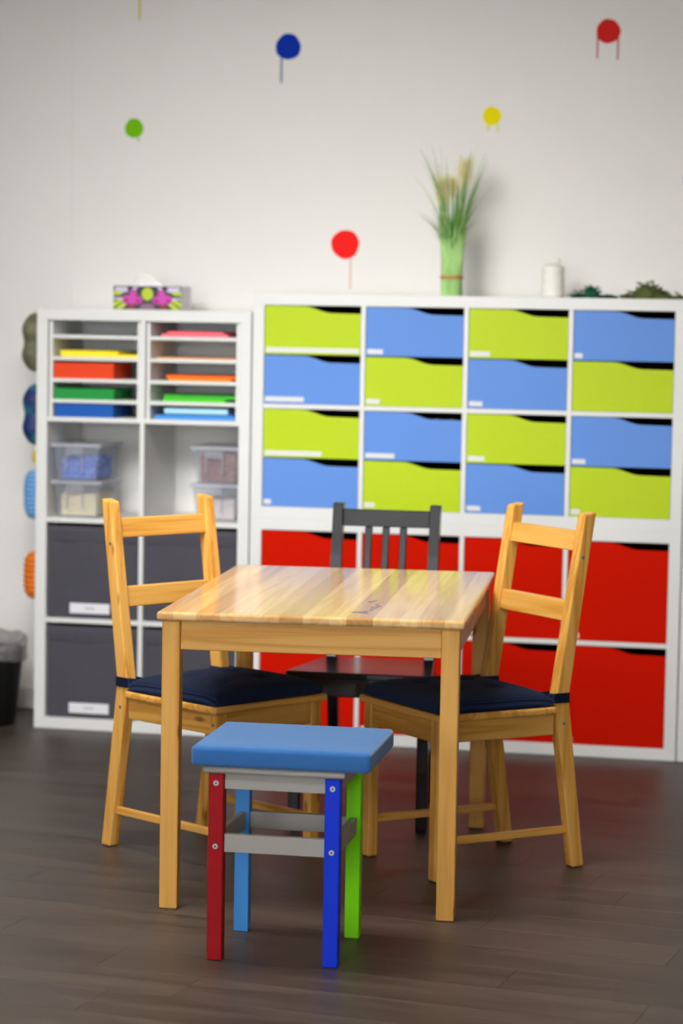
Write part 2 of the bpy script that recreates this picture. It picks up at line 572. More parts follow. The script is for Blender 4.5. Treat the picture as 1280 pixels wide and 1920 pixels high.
# ------------------------------------------------------------------ shelving
T, CC, D = 0.04, 0.335, 0.016
DEPTH = 0.39
def unit(cols, rows, label, loc, group=None):
    w = 2 * T + cols * CC + (cols - 1) * D
    h = 2 * T + rows * CC + (rows - 1) * D
    t = thing('shelving_unit', label, 'shelving unit', loc, 0, group)
    box('side_panel', (0, T, 0, DEPTH, T, h - T), 'white', t, 0.0012)
    box('side_panel', (w - T, w, 0, DEPTH, T, h - T), 'white', t, 0.0012)
    box('top_panel', (0, w, 0, DEPTH, h - T, h), 'white', t, 0.0012)
    box('bottom_panel', (0, w, 0, DEPTH, 0, T), 'white', t, 0.0012)
    for i in range(1, cols):
        x = T + i * CC + (i - 1) * D
        box('divider', (x, x + D, 0.001, DEPTH - 0.001, T, h - T), 'white', t, 0.0008)
    for r in range(1, rows):
        z = T + r * CC + (r - 1) * D
        for i in range(cols):
            x = T + i * (CC + D)
            box('shelf_board', (x, x + CC, 0.0015, DEPTH - 0.0015, z, z + D), 'white', t, 0.0008)
    return t, w, h

def wavy(w, h, drop, n=14):
    """outline of a drawer front: high on the left, an S curve down to a low right side"""
    pts = [(0, 0), (w, 0), (w, h - drop * 1.06)]
    x0, x1 = 0.40 * w, 0.70 * w
    for i in range(n + 1):
        s = i / n
        x = x1 + (x0 - x1) * s
        k = 3 * s * s - 2 * s ** 3
        pts.append((x, h - drop + drop * k * 0.96))
    pts.append((0, h))
    return pts

front_cache = {}
def drawer(parent, x, z, w, h, drop, mat, label, strip=None, full=False):
    key = (round(h, 3), mat)
    if key not in front_cache:
        bm = bmesh.new()
        add_prism(bm, wavy(w, h, drop), 0, 0.009, 'y', 0.0008, 1, 0)
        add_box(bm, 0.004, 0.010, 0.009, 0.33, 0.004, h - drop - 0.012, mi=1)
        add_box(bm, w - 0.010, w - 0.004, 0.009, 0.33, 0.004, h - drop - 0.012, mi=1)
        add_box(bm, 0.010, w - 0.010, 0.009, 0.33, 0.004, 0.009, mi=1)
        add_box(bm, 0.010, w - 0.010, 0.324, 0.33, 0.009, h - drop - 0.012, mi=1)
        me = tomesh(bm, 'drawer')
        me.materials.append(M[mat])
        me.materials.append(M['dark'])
        front_cache[key] = me
    o = link('drawer', front_cache[key], None, parent, loc=(x, 0.004, z))
    o['label'] = label
    if strip:
        sx, sw = strip
        s = box('label_strip', (sx, sx + sw, -0.0009, 0.0006, 0.007, 0.0235), 'strip', o, 0.0004)
    return o

casing_me = None
def casing(parent, x, z):
    global casing_me
    if casing_me is None:
        bm = bmesh.new()
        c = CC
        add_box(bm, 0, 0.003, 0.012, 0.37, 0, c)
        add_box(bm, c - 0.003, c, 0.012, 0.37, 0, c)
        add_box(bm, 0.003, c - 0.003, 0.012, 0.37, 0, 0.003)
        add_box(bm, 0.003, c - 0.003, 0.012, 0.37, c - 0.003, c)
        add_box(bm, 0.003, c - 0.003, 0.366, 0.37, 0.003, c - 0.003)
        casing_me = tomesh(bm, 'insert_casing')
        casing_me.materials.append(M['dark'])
    link('insert_casing', casing_me, None, parent, loc=(x, 0, z))

UH = 2 * T + 2 * CC + D
lower, LW, _ = unit(4, 2, 'white low cube unit with red fronts standing on the floor', (0, 0, 0), 'white cube units')
upper, _, _ = unit(4, 2, 'white cube unit with lime and blue drawers stacked on top of the red one', (0, 0, UH), 'white cube units')
left, LEFTW, LEFTH = unit(2, 4, 'tall narrow white cube unit with paper trays and grey fabric bins', (-0.0048 - (2 * T + 2 * CC + D), 0.0, 0), 'white cube units')
rightu, _, _ = unit(2, 4, 'white cube unit at the right edge of the photo, only its side panel visible', (LW + 0.004, 0.0, 0), 'white cube units')
LX = left.location.x

strips = {(0, 0): 0.325, (0, 1): 0.135, (0, 2): 0.2, (0, 3): 0.026, (1, 0): 0.055, (1, 1): 0.047, (1, 2): 0.101, (1, 3): 0.036,
          (2, 0): 0.068, (2, 1): 0.046, (2, 2): 0.058, (2, 3): 0.046, (3, 0): 0.027, (3, 2): 0.045, (3, 3): 0.03}
for c in range(4):
    x = T + c * (CC + D)
    for r in range(2):
        z = T + (1 - r) * (CC + D)
        casing(upper, x, z)
        for k in range(2):
            lime = (c + k) % 2 == 0
            idx = r * 2 + k
            s = strips.get((c, idx))
            drawer(upper, x + 0.0015, z + (1 - k) * CC / 2 + 0.001, CC - 0.003, CC / 2 - 0.003, 0.0225, 'lime' if lime else 'blue',
                   'lime green drawer front with scooped edge' if lime else 'light blue drawer front with scooped edge',
                   (0.004, s) if s else None)
        casing(lower, x, z)
        drawer(lower, x + 0.0015, z + 0.001, CC - 0.003, CC - 0.003, 0.0225, 'red', 'red drawer front with scooped edge',
               (0.006, [0.06, 0.045, 0.04, 0.036][c] if r == 0 else 0.022))

# clear packet showing in the gap of a blue drawer
bm = bmesh.new()
for i in range(7):
    a = i * 0.013
    add_box(bm, a, a + 0.0135, 0, 0.05, 0, 0.012 + 0.006 * math.sin(i * 1.7), 0.002, 1)
pk = link('plastic_packet', tomesh(bm, 'plastic_packet'), clear_plastic('packet_plastic', srgb(150, 150, 150), 0.5), loc=(T + CC + D + 0.225, 0.03, UH + T + CC / 2 + 0.128))
tag(pk, 'crumpled clear plastic packet showing in the gap of a blue drawer', 'packet')

# ---- trays in the top row of the left unit
def cell(col, row):
    return LX + T + col * (CC + D), T + row * (CC + D)
BZ = [0.0, 0.050, 0.122, 0.197, 0.273]
traylab = ['white five-slot paper tray filling the top left cube of the narrow unit', 'white five-slot paper tray filling the top right cube of the narrow unit']
for c in range(2):
    x, z = cell(c, 3)
    t = thing('paper_tray', traylab[c], 'paper tray', (x, 0.012, z), 0, 'paper trays in the narrow unit')
    box('side_panel', (0.003, 0.015, 0, 0.34, 0.0, CC - 0.004), 'white', t, 0.0008)
    box('side_panel', (CC - 0.015, CC - 0.003, 0, 0.34, 0.0, CC - 0.004), 'white', t, 0.0008)
    for k in range(1, 5):
        box('tray_shelf', (0.015, CC - 0.015, 0.0, 0.34, BZ[k] - 0.001, BZ[k] + 0.0115), 'white', t, 0.001)
    box('back_panel', (0.003, CC - 0.003, 0.34, 0.344, 0.0, CC - 0.004), 'white', t, 0)

def paper(name, label, col_i, slot, bundles):
    """bundles: (colour, x offset, y offset, width, thickness, twist)"""
    x, z = cell(col_i, 3)
    zb = z + (BZ[slot] + 0.0115 if slot else 0.0) + 0.0004
    t = thing(name, label, 'paper', (x, 0.012, zb), 0, 'coloured papers in the trays')
    zz = 0.0
    for i, (colr, dx, dy, w, th, tw) in enumerate(bundles):
        bm = bmesh.new()
        n = max(1, int(th / 0.008))
        for k in range(n):
            j = random.uniform(-0.0012, 0.0012)
            add_box(bm, dx + j, dx + w + j, dy + abs(j), dy + 0.215, zz + th * k / n, zz + th * (k + 1) / n, 0)
        mat = plain('paper_%d_%d_%d' % (col_i, slot, i), colr, 0.75, 0.03, 60)
        o = link('sheet_bundle', tomesh(bm, 'sheet_bundle'), mat, t)
        zz += th
    return t
Yl, Or = srgb(248, 222, 8), srgb(240, 78, 8)
paper('paper_stack', 'yellow paper stack in a slot of the upper left tray', 0, 3, [(srgb(250, 232, 60), 0.035, 0.03, 0.285, 0.010, 0), (srgb(250, 226, 20), 0.030, 0.035, 0.21, 0.012, 0)])
paper('paper_stack', 'thick orange-red paper stack in the left tray below the yellow one', 0, 2, [(srgb(236, 66, 8), 0.017, 0.01, 0.215, 0.054, 0)])
paper('paper_stack', 'thick green paper stack in the left tray above the blue one', 0, 1, [(srgb(20, 150, 62), 0.018, 0.01, 0.215, 0.037, 0)])
paper('paper_stack', 'thick dark blue paper stack in the bottom slot of the left tray', 0, 0, [(srgb(0, 88, 178), 0.022, 0.01, 0.21, 0.047, 0)])
paper('paper_stack', 'pink paper stack in the top slot of the right tray', 1, 4, [(srgb(255, 118, 132), 0.045, 0.03, 0.235, 0.010, 0), (srgb(255, 105, 120), 0.06, 0.05, 0.2, 0.008, 0)])
paper('paper_stack', 'a few pale orange sheets in the right tray below the pink ones', 1, 3, [(srgb(250, 178, 110), 0.03, 0.03, 0.28, 0.004, 0)])
paper('paper_stack', 'orange paper stack in the middle slot of the right tray', 1, 2, [(srgb(255, 150, 20), 0.075, 0.02, 0.22, 0.008, 0), (srgb(248, 108, 14), 0.06, 0.04, 0.25, 0.011, 0)])
paper('paper_stack', 'bright green paper stack in the right tray above the pale blue one', 1, 1, [(srgb(92, 214, 40), 0.055, 0.02, 0.22, 0.009, 0), (srgb(58, 180, 48), 0.05, 0.05, 0.265, 0.013, 0)])
paper('paper_stack', 'pale blue on mid blue paper stack in the bottom right tray slot', 1, 0, [(srgb(68, 148, 226), 0.03, 0.015, 0.285, 0.014, 0), (srgb(40, 110, 190), 0.06, 0.03, 0.245, 0.006, 0), (srgb(176, 226, 240), 0.062, 0.02, 0.225, 0.018, 0)])

# ---- grey fabric bins
binlab = {(0, 1): 'grey fabric bin with white label, upper left of the four bins', (1, 1): 'grey fabric bin, upper right of the four bins behind the left chair',
          (0, 0): 'grey fabric bin with white label, lower left of the four bins', (1, 0): 'grey fabric bin, lower right of the four bins behind the left chair'}
for c in range(2):
    for r in range(2):
        x, z = cell(c, r)
        t = thing('fabric_bin', binlab[(c, r)], 'storage bin', (x + 0.007, 0.010, z), 0, 'grey fabric bins')
        w, h = 0.321, 0.322
        bm = bmesh.new()
        n = 16
        def front(u, v):
            return 0.004 * math.sin(u * math.pi) * math.sin(v * math.pi) * -1 + 0.0025 * math.sin(9 * u + 5 * v + c + 2 * r) * math.sin(math.pi * u)
        grid = [[bm.verts.new((u * w / n, front(u / n, v / n) + 0.004, v * h * 0.83 / n)) for v in range(n + 1)] for u in range(n + 1)]
        for u in range(n):
            for v in range(n):
                bm.faces.new((grid[u][v], grid[u + 1][v], grid[u + 1][v + 1], grid[u][v + 1]))
        add_box(bm, 0, w, 0.009, 0.014, 0, h)
        add_box(bm, 0, 0.005, 0.014, 0.34, 0, h)
        add_box(bm, w - 0.005, w, 0.014, 0.34, 0, h)
        add_box(bm, 0.005, w - 0.005, 0.335, 0.34, 0, h)
        add_box(bm, 0.005, w - 0.005, 0.014, 0.335, 0, 0.005)
        link('body', tomesh(bm, 'body'), 'fabric', t, True)
        bm = bmesh.new()
        g2 = [[bm.verts.new((u * w / n, 0.002 - 0.003 * math.sin(u / n * math.pi) + 0.0035 * (v == 0), h * (0.825 + 0.175 * v / 3) + (0.004 * math.sin(u * 0.55 + c) if v == 0 else 0))) for v in range(4)] for u in range(n + 1)]
        for u in range(n):
            for v in range(3):
                bm.faces.new((g2[u][v], g2[u + 1][v], g2[u + 1][v + 1], g2[u][v + 1]))
            bm.faces.new((g2[u][3], g2[u + 1][3], bm.verts.new(((u + 1) * w / n, 0.012, h)), bm.verts.new((u * w / n, 0.012, h))))
        link('folded_rim', tomesh(bm, 'folded_rim'), 'fabric', t, True)
        lb = box('label_card', (0.079, 0.224, -0.0035, -0.002, 0.018, 0.054), 'paperlabel', t, 0.0005)
        lb['label'] = 'white paper label with faint grey lettering'
        box('lettering', (0.135, 0.170, -0.0038, -0.0034, 0.033, 0.040), 'ink', lb, 0)

# ---- clear plastic boxes with contents
def plastic_box(label, loc, rz=0.0):
    t = thing('plastic_box', label, 'storage box', loc, rz, 'clear plastic boxes')
    w, d, h = 0.166, 0.25, 0.118
    bm = bmesh.new()
    b0, b1 = 0.012, 0.0
    def ring(ins, z):
        return [bm.verts.new(v) for v in ((ins, ins, z), (w - ins, ins, z), (w - ins, d - ins, z), (ins, d - ins, z))]
    A, B = ring(b0, 0.0), ring(b1, h)
    Bi, Ai = ring(b1 + 0.0025, h), ring(b0 + 0.0025, 0.003)
    for a, b in ((A, B), (B, Bi), (Bi, Ai)):
        for i in range(4):
            bm.faces.new((a[i], a[(i + 1) % 4], b[(i + 1) % 4], b[i]))
    bm.faces.new(list(reversed(A)))
    bm.faces.new(Ai)
    link('body', tomesh(bm, 'body'), 'clear', t)
    bm = bmesh.new()
    add_box(bm, -0.009, w + 0.009, -0.009, d + 0.009, h - 0.003, h + 0.010, 0.003, 2)
    link('lid', tomesh(bm, 'lid'), 'lid', t)
    bm = bmesh.new()
    xa, xb = 0.046, 0.110
    add_box(bm, xa, xb, -0.013, -0.010, h - 0.030, h - 0.004, 0.001, 1)
    add_box(bm, xa, xa + 0.007, -0.012, -0.006, 0.030, h - 0.026, 0.001, 1)
    add_box(bm, xb - 0.007, xb, -0.012, -0.006, 0.030, h - 0.026, 0.001, 1)
    link('clip', tomesh(bm, 'clip'), 'clipm', t)
    return t

def lumps(name, label, cat, loc, fill, cols, size, count, w=0.166, d=0.25):
    """contents of a box: a solid heap with loose pieces showing on every side"""
    bm = bmesh.new()
    i0 = 0.017
    add_box(bm, i0 + size * .4, w - i0 - size * .4, i0 + size * .4, d - i0 - size * .4, 0.004, fill - size * 0.4, 0.004, 2, 0)
    for k in range(count):
        side = random.random()
        z = random.uniform(0.004 + size * .5, fill)
        tp = i0 - 0.006 * z / 0.118
        if side < 0.5:
            p = (random.uniform(i0 + size * .5, w - i0 - size * .5), tp + size * .6, z)
        elif side < 0.75:
            p = (w - tp - size * .6, random.uniform(i0 + size, d - i0 - size), z)
        else:
            p = (random.uniform(i0 + size * .5, w - i0 - size * .5), random.uniform(i0 + size, d - i0 - size), fill)
        r = bmesh.ops.create_icosphere(bm, subdivisions=1, radius=size * random.uniform(0.4, 0.6), matrix=Matrix.Translation(p) @ Matrix.Rotation(random.uniform(0, 6), 4, 'X') @ Matrix.Scale(random.uniform(0.6, 1.1), 4, (0, 0, 1)))
        mi = random.randrange(len(cols))
        for v in r['verts']:
            for f in v.link_faces:
                f.material_index = mi
    me = tomesh(bm, name)
    for i, cc in enumerate(cols):
        me.materials.append(plain(name + '_%d' % i, cc, 0.6, 0.08, 80))
    o = link(name, me, None, None, loc=loc)
    tag(o, label, cat, kind='stuff')
    return o

x, z = cell(0, 2)
b1 = plastic_box('clear lidded plastic box of cream grains, lower box in the left open cube', (x + 0.016, 0.035, z + 0.0005))
b2 = plastic_box('clear lidded plastic box of blue pieces, upper box in the left open cube', (x + 0.013, 0.035, z + 0.1295))
lumps('cream_grains', 'cream coloured grains filling the lower left plastic box', 'grains', b1.location, 0.082, [srgb(236, 222, 180), srgb(228, 212, 168)], 0.006, 160)
lumps('blue_pieces', 'bright blue pieces heaped in the upper left plastic box', 'beads', b2.location, 0.076, [srgb(70, 120, 225), srgb(50, 96, 205), srgb(110, 150, 235)], 0.018, 150)
x, z = cell(1, 2)
b3 = plastic_box('clear lidded plastic box of pale grey grains, lower box in the right open cube', (x + 0.150, 0.085, z + 0.0005))
b4 = plastic_box('clear lidded plastic box of reddish brown beans, upper box in the right open cube', (x + 0.152, 0.085, z + 0.1295))
lumps('pale_grains', 'pale greyish pink grains filling the lower right plastic box', 'grains', b3.location, 0.074, [srgb(222, 208, 204), srgb(210, 196, 194)], 0.006, 160)
lumps('brown_beans', 'reddish brown beans filling the upper right plastic box', 'beans', b4.location, 0.104, [srgb(140, 78, 62), srgb(120, 62, 54), srgb(180, 120, 70)], 0.010, 240)

# ------------------------------------------------------------------ things on top of the shelving
ZL = LEFTH
ZR = 2 * UH
# tissue box
t = thing('tissue_box', 'flower-printed tissue box standing on the narrow white unit', 'tissue box', (-0.527, 0.10, ZL + 0.0003))
bw, bd, bh = 0.247, 0.12, 0.083
box('carton', (0, bw, 0, bd, 0, bh), plain('carton_board', srgb(226, 220, 228), 0.5, 0.05), t, 0.001)
def decal(bm, pts, lvl, mi):
    f = bm.faces.new([bm.verts.new((px, -0.0004 - 0.00012 * lvl, pz)) for px, pz in pts])
    f.material_index = mi
bm = bmesh.new()
decal(bm, [(0.001, 0.001), (bw - 0.001, 0.001), (bw - 0.001, bh - 0.001), (0.001, bh - 0.001)], 0, 0)
for s in (0, 1):
    def X(u):
        return bw * (u if not s else 1 - u)
    def poly(pts, lvl, mi):
        q = [(X(u), bh * v) for u, v in pts]
        decal(bm, q if not s else q[::-1], lvl, mi)
    poly([(0.0, 0.08), (0.2, 0.45), (0.16, 0.5), (0.0, 0.3)], 1, 1)
    poly([(0.02, 0.02), (0.13, 0.02), (0.24, 0.35), (0.19, 0.4)], 1, 1)
    poly([(0.0, 0.5), (0.14, 0.5), (0.17, 0.42), (0.0, 0.42)], 2, 2)
    poly([(0.03, 0.72), (0.22, 0.74), (0.2, 0.95), (0.03, 0.95)], 1, 2)
    poly([(0.0, 0.6), (0.1, 0.6), (0.16, 0.72), (0.02, 0.8)], 2, 1)
    poly([(0.3, 0.95), (0.24, 0.6), (0.27, 0.6), (0.36, 0.95)], 1, 2)
    poly([(0.38, 0.02), (0.5, 0.02), (0.5, 0.26), (0.42, 0.24)], 1, 5)
    for (u, v, ru, rv, mi, lv) in ((0.295, 0.68, 0.05, 0.17, 3, 3), (0.2, 0.42, 0.065, 0.19, 3, 3), (0.36, 0.4, 0.065, 0.17, 3, 3), (0.285, 0.42, 0.07, 0.2, 3, 4), (0.19, 0.38, 0.035, 0.1, 4, 5), (0.365, 0.36, 0.035, 0.1, 4, 5), (0.27, 0.12, 0.045, 0.1, 6, 3)):
        poly([(u + ru * math.cos(a * math.pi / 7), v + rv * math.sin(a * math.pi / 7)) for a in range(14)], lv, mi)
decal(bm, [(bw * (0.5 + 0.085 * math.cos(a * math.pi / 8)), bh * (0.66 + 0.27 * math.sin(a * math.pi / 8))) for a in range(16)], 6, 1)
me = tomesh(bm, 'printed_panel')
for cname, cc in (('print_dark', srgb(58, 50, 58)), ('print_lime', srgb(186, 208, 40)), ('print_lilac', srgb(206, 198, 228)), ('print_magenta', srgb(208, 62, 176)), ('print_purple', srgb(168, 22, 118)), ('print_mauve', srgb(134, 104, 122)), ('print_red', srgb(158, 40, 44))):
    me.materials.append(plain(cname, cc, 0.5, 0.06, 120))
o = link('printed_panel', me, None, t)
o['label'] = 'printed front with two magenta orchids and lime leaves'
bm = bmesh.new()
n = 12
def tis(u, v):
    s = u / n
    x = 0.065 + 0.115 * s
    top = 0.050 * (1 - s) ** 0.8 * (1 - 0.5 * max(0, 0.15 - s) / 0.15) + 0.006
    return (x + 0.006 * math.sin(v * 1.3), 0.06 + 0.012 * math.sin(s * 7 + v) * (0.3 + v / 5), bh - 0.002 + top * v / 5)
g = [[bm.verts.new(tis(u, v)) for v in range(6)] for u in range(n + 1)]
for u in range(n):
    for v in range(5):
        bm.faces.new((g[u][v], g[u + 1][v], g[u + 1][v + 1], g[u][v + 1]))
link('tissue', tomesh(bm, 'tissue'), 'tissue', t, True)

# bundle of artificial grass
GX, GY = 0.657, 0.15
t = thing('artificial_grass', 'bound bundle of artificial grass with pale plumes standing on the upper unit', 'plant', (GX, GY, ZR + 0.0003))
GL = [plain('grass_%d' % i, c, 0.6, 0.06, 60) for i, c in enumerate([srgb(146, 194, 104), srgb(116, 172, 84), srgb(172, 208, 130), srgb(96, 152, 74)])]
bm = bmesh.new()
nst = 40
for ring_r, cnt in ((0.0335, 30), (0.022, 18), (0.010, 8)):
    for i in range(cnt):
        a = 2 * math.pi * i / cnt
        q = ring_r
        tube(bm, [(q * math.cos(a), q * math.sin(a), 0), (q * math.cos(a), q * math.sin(a), 0.003), (q * math.cos(a), q * math.sin(a), 0.12), (1.10 * q * math.cos(a), 1.10 * q * math.sin(a), 0.165), (1.3 * q * math.cos(a), 1.3 * q * math.sin(a), 0.215 + 0.025 * math.sin(i * 2.7))], [0.0042, 0.0042, 0.0042, 0.0036, 0.0012], 5)
o = link('stalk_bundle', tomesh(bm, 'stalk_bundle'), plain('stalk_green', srgb(184, 226, 146), 0.7, 0.08, 90, spec=0.2), t, True)
bm = bmesh.new()
lathe(bm, [(0.0375, 0.058), (0.040, 0.060), (0.0405, 0.064), (0.040, 0.068), (0.0375, 0.070)], 28)
link('binding', tomesh(bm, 'binding'), plain('raffia', srgb(196, 140, 84), 0.8, 0.15, 120), t, True)
rg = random.Random(11)
for k in range(110):
    a = rg.uniform(0, 2 * math.pi)
    r0 = rg.uniform(0.012, 0.034)
    outer = k % 3
    L_ = rg.uniform(0.08, 0.17) if outer else rg.uniform(0.22, 0.345)
    spread = rg.uniform(0.01, 0.06) + (0.06 if rg.random() < 0.3 else 0.0)
    if outer == 0:
        spread = rg.uniform(0.015, 0.12)
    z0 = rg.uniform(0.13, 0.19)
    wv = rg.uniform(0.003, 0.0055)
    tw = rg.uniform(-0.5, 0.5)
    droop = rg.uniform(0, 0.02)
    bm = bmesh.new()
    prev = None
    for i in range(8):
        s = i / 7
        rr = r0 + 0.012 * s + spread * s ** 1.7
        px, py, pz = rr * math.cos(a), rr * math.sin(a), z0 + L_ * s - droop * s ** 3
        w_ = wv * (1 - s) ** 0.7 + 0.0003
        tx, ty = -math.sin(a + tw), math.cos(a + tw)
        cur = [bm.verts.new((px - tx * w_, py - ty * w_, pz)), bm.verts.new((px + 0.0006 * math.cos(a), py + 0.0006 * math.sin(a), pz)), bm.verts.new((px + tx * w_, py + ty * w_, pz))]
        if prev:
            for q in (0, 1):
                bm.faces.new((prev[q], prev[q + 1], cur[q + 1], cur[q]))
        prev = cur
    link('blade', tomesh(bm, 'blade'), GL[rg.randrange(4)], t, True)
PLM = plain('plume_straw', srgb(236, 226, 170), 0.9, 0.1, 100)
for (tx, ty, tz, ln, spr) in ((0.046, 0.0, 0.50, 0.14, 0.10), (-0.038, -0.012, 0.44, 0.15, 0.11), (-0.008, 0.02, 0.42, 0.09, 0.05)):
    bm = bmesh.new()
    bx, by, bz = tx * 0.55, ty, 0.14
    tube(bm, [(bx * 0.5, by, bz), (tx * 0.8, ty, tz - ln), (tx * 0.9, ty, tz - ln * 0.5)], [0.0022, 0.0016, 0.001], 5)
    for h in range(260):
        s = rg.random()
        a = rg.uniform(0, 6.283)
        z0 = tz - ln + ln * 0.55 * s
        e = Vector((math.cos(a) * spr * rg.uniform(0.1, 0.62), math.sin(a) * spr * rg.uniform(0.1, 0.5), ln * rg.uniform(0.25, 0.45)))
        p0 = Vector((tx * (0.8 + 0.12 * s), ty, z0))
        p1 = p0 + e
        q = Vector((0.0013, 0, 0))
        bm.faces.new([bm.verts.new(p0 - q), bm.verts.new(p0 + q), bm.verts.new(p1)])
    link('plume', tomesh(bm, 'plume'), PLM, t)

# cream ribbed pillar
bm = bmesh.new()
prof = [(0.0, 0.0), (0.036, 0.0)]
for k in range(4):
    z0 = 0.003 + k * 0.026
    prof += [(0.039, z0 + 0.004), (0.040, z0 + 0.012), (0.039, z0 + 0.020), (0.0365, z0 + 0.025)]
prof += [(0.030, 0.110), (0.012, 0.116), (0.0, 0.117)]
lathe(bm, prof, 28)
t = thing('pillar_candle', 'cream white ribbed pillar standing between the grass bundle and the green garland', 'candle', (1.000, 0.17, ZR + 0.0003))
link('body', tomesh(bm, 'body'), plain('cream_wax', srgb(244, 242, 230), 0.6, 0.02), t, True)
bm = bmesh.new()
tube(bm, [(0.014, 0, 0.113), (0.018, 0, 0.124), (0.023, 0, 0.134)], [0.008, 0.006, 0.003], 8)
link('tip', tomesh(bm, 'tip'), plain('cream_tip', srgb(240, 236, 216), 0.6, 0.02), t, True)

# two leafy garlands lying on the unit
def garland(label, x0, x1, heights, cols, y=0.12, seed=1):
    rr = random.Random(seed)
    t = thing('leaf_garland', label, 'garland', (x0, y, ZR + 0.0003))
    bm = bmesh.new()
    L_ = x1 - x0
    n = 20
    tube(bm, [(L_ * i / n, 0.008 * math.sin(i * 0.9), 0.005) for i in range(n + 1)], 0.004, 6)
    link('cord', tomesh(bm, 'cord'), plain('garland_cord', srgb(40, 46, 26), 0.8), t, True)
    bm = bmesh.new()
    nu, nv = 40, 12
    rows = []
    for i in range(nu + 1):
        sx = i / nu
        hh = max(0.004, heights(sx) * 0.82 + 0.0035 * math.sin(sx * 31 + seed) + 0.003 * math.sin(sx * 67))
        rows.append([bm.verts.new((L_ * sx, 0.036 * math.cos(math.pi * j / nv) * (0.75 + 0.25 * math.sin(sx * 23 + j)), hh * math.sin(math.pi * j / nv) * (0.9 + 0.2 * math.sin(i * 1.9 + j * 2.3)))) for j in range(nv + 1)])
    for i in range(nu):
        for j in range(nv):
            bm.faces.new((rows[i][j], rows[i + 1][j], rows[i + 1][j + 1], rows[i][j + 1]))
    link('leaf_heap', tomesh(bm, 'leaf_heap'), plain('leaf_heap_%d' % seed, tuple(c_ * 0.8 for c_ in cols[0][:3]) + (1,), 0.8, 0.3, 160, bump=0.8, bscale=260), t)
    mats = [plain('leaf_%d_%d' % (seed, i), c, 0.6, 0.1, 90) for i, c in enumerate(cols)]
    for k in range(130):
        s = rr.random()
        h = max(0.009, heights(s))
        px, py, pz = L_ * s, rr.uniform(-0.035, 0.035), h * rr.uniform(0.6, 1.0) * (1 - (py / 0.045) ** 2) if False else rr.uniform(0.5, 1.0) * h
        bm = bmesh.new()
        ln, w = rr.uniform(0.014, 0.024), rr.uniform(0.009, 0.014)
        vs_ = [bm.verts.new(v) for v in ((0, 0, 0), (ln * .35, -w * .5, .0015), (ln * .75, -w * .4, .001), (ln, 0, -.002), (ln * .75, w * .4, .001), (ln * .35, w * .5, .0015), (ln * .5, 0, -.0015))]
        for i in range(6):
            bm.faces.new((vs_[i], vs_[(i + 1) % 6], vs_[6]))
        o = link('leaf', tomesh(bm, 'leaf'), mats[rr.randrange(len(mats))], t)
        o.location = (px, py, max(pz, 0.004))
        o.rotation_euler = (rr.uniform(-0.7, 0.7), rr.uniform(-0.9, 0.1) if pz > 0.014 else 0.0, rr.uniform(0, 6.28))
        if pz <= 0.014:
            o.rotation_euler.x = rr.uniform(-0.2, 0.2)
    return t
garland('dark emerald leafy garland lying left of the olive one on the upper unit', 1.07, 1.225, lambda s: 0.042 * math.exp(-((s - 0.42) / 0.2) ** 2) + 0.012 * (s < 0.2) + 0.012 * math.exp(-((s - .8) / .1) ** 2), [srgb(22, 104, 72), srgb(14, 70, 50), srgb(40, 130, 92)], seed=3)
garland('olive green leafy garland lying at the right end of the upper unit', 1.235, 1.46, lambda s: 0.046 * math.exp(-((s - 0.4) / 0.22) ** 2) + 0.010 + 0.008 * math.exp(-((s - .85) / .08) ** 2), [srgb(104, 116, 56), srgb(84, 98, 44), srgb(126, 132, 74), srgb(60, 66, 36)], seed=5)

# ------------------------------------------------------------------ rolls hanging on the side of the narrow unit
def hanging(name, label, z0, z1, rmax, prof, mats, ridges=0, y=0.12):
    t = thing(name, label, 'hanging toy', (LX - rmax - 0.0015, y, z0), 0, 'toys hanging on the side of the narrow unit')
    h = z1 - z0
    bm = bmesh.new()
    n = 66 if ridges else 26
    P = [(0.0008, 0.0)]
    for i in range(1, n):
        s = i / n
        r = rmax * prof(s)
        if ridges:
            r *= 1 - 0.16 * (0.5 + 0.5 * math.cos(2 * math.pi * ridges * s))
        P.append((max(r, 0.001), h * s))
    P.append((0.0008, h))
    lathe(bm, P, 20)
    link('body', tomesh(bm, 'body'), mats, t, True)
    bm = bmesh.new()
    tube(bm, [(0, 0, h - 0.006), (0.004, 0, h + 0.008), (rmax * 0.6, 0, h + 0.016), (rmax + 0.003, 0, h + 0.018)], 0.0014, 6)
    link('hanging_loop', tomesh(bm, 'hanging_loop'), 'hook', t, True)
    return t
def pea(s):
    e = (1 - abs(2 * s - 1) ** 3.2) ** 0.5
    return e * (0.90 - 0.10 * math.cos(4 * math.pi * s))
def cap(s):
    return (1 - abs(2 * s - 1) ** 4.0) ** 0.5
def two_tone(name, c1, c2, sc):
    m, nt, b = new_mat(name)
    tc = N(nt, 'ShaderNodeTexCoord')
    nz = N(nt, 'ShaderNodeTexNoise')
    nz.inputs['Scale'].default_value = sc
    nt.links.new(tc.outputs['Object'], nz.inputs['Vector'])
    cr = N(nt, 'ShaderNodeValToRGB')
    cr.color_ramp.elements[0].position, cr.color_ramp.elements[0].color = 0.44, c1
    cr.color_ramp.elements[1].position, cr.color_ramp.elements[1].color = 0.56, c2
    nt.links.new(nz.outputs['Fac'], cr.inputs['Fac'])
    nt.links.new(cr.outputs['Color'], b.inputs['Base Color'])
    b.inputs['Roughness'].default_value = 0.6
    return m
hanging('peanut_roll', 'olive grey peanut-shaped roll, topmost on the side of the narrow unit', 1.243, 1.452, 0.047, pea, two_tone('olive_mottle', srgb(98, 98, 74), srgb(122, 120, 88), 22))
hanging('peanut_roll', 'dark blue and teal peanut-shaped roll hanging below the olive one', 0.986, 1.202, 0.045, pea, two_tone('navy_teal', srgb(28, 44, 104), srgb(36, 110, 130), 16))
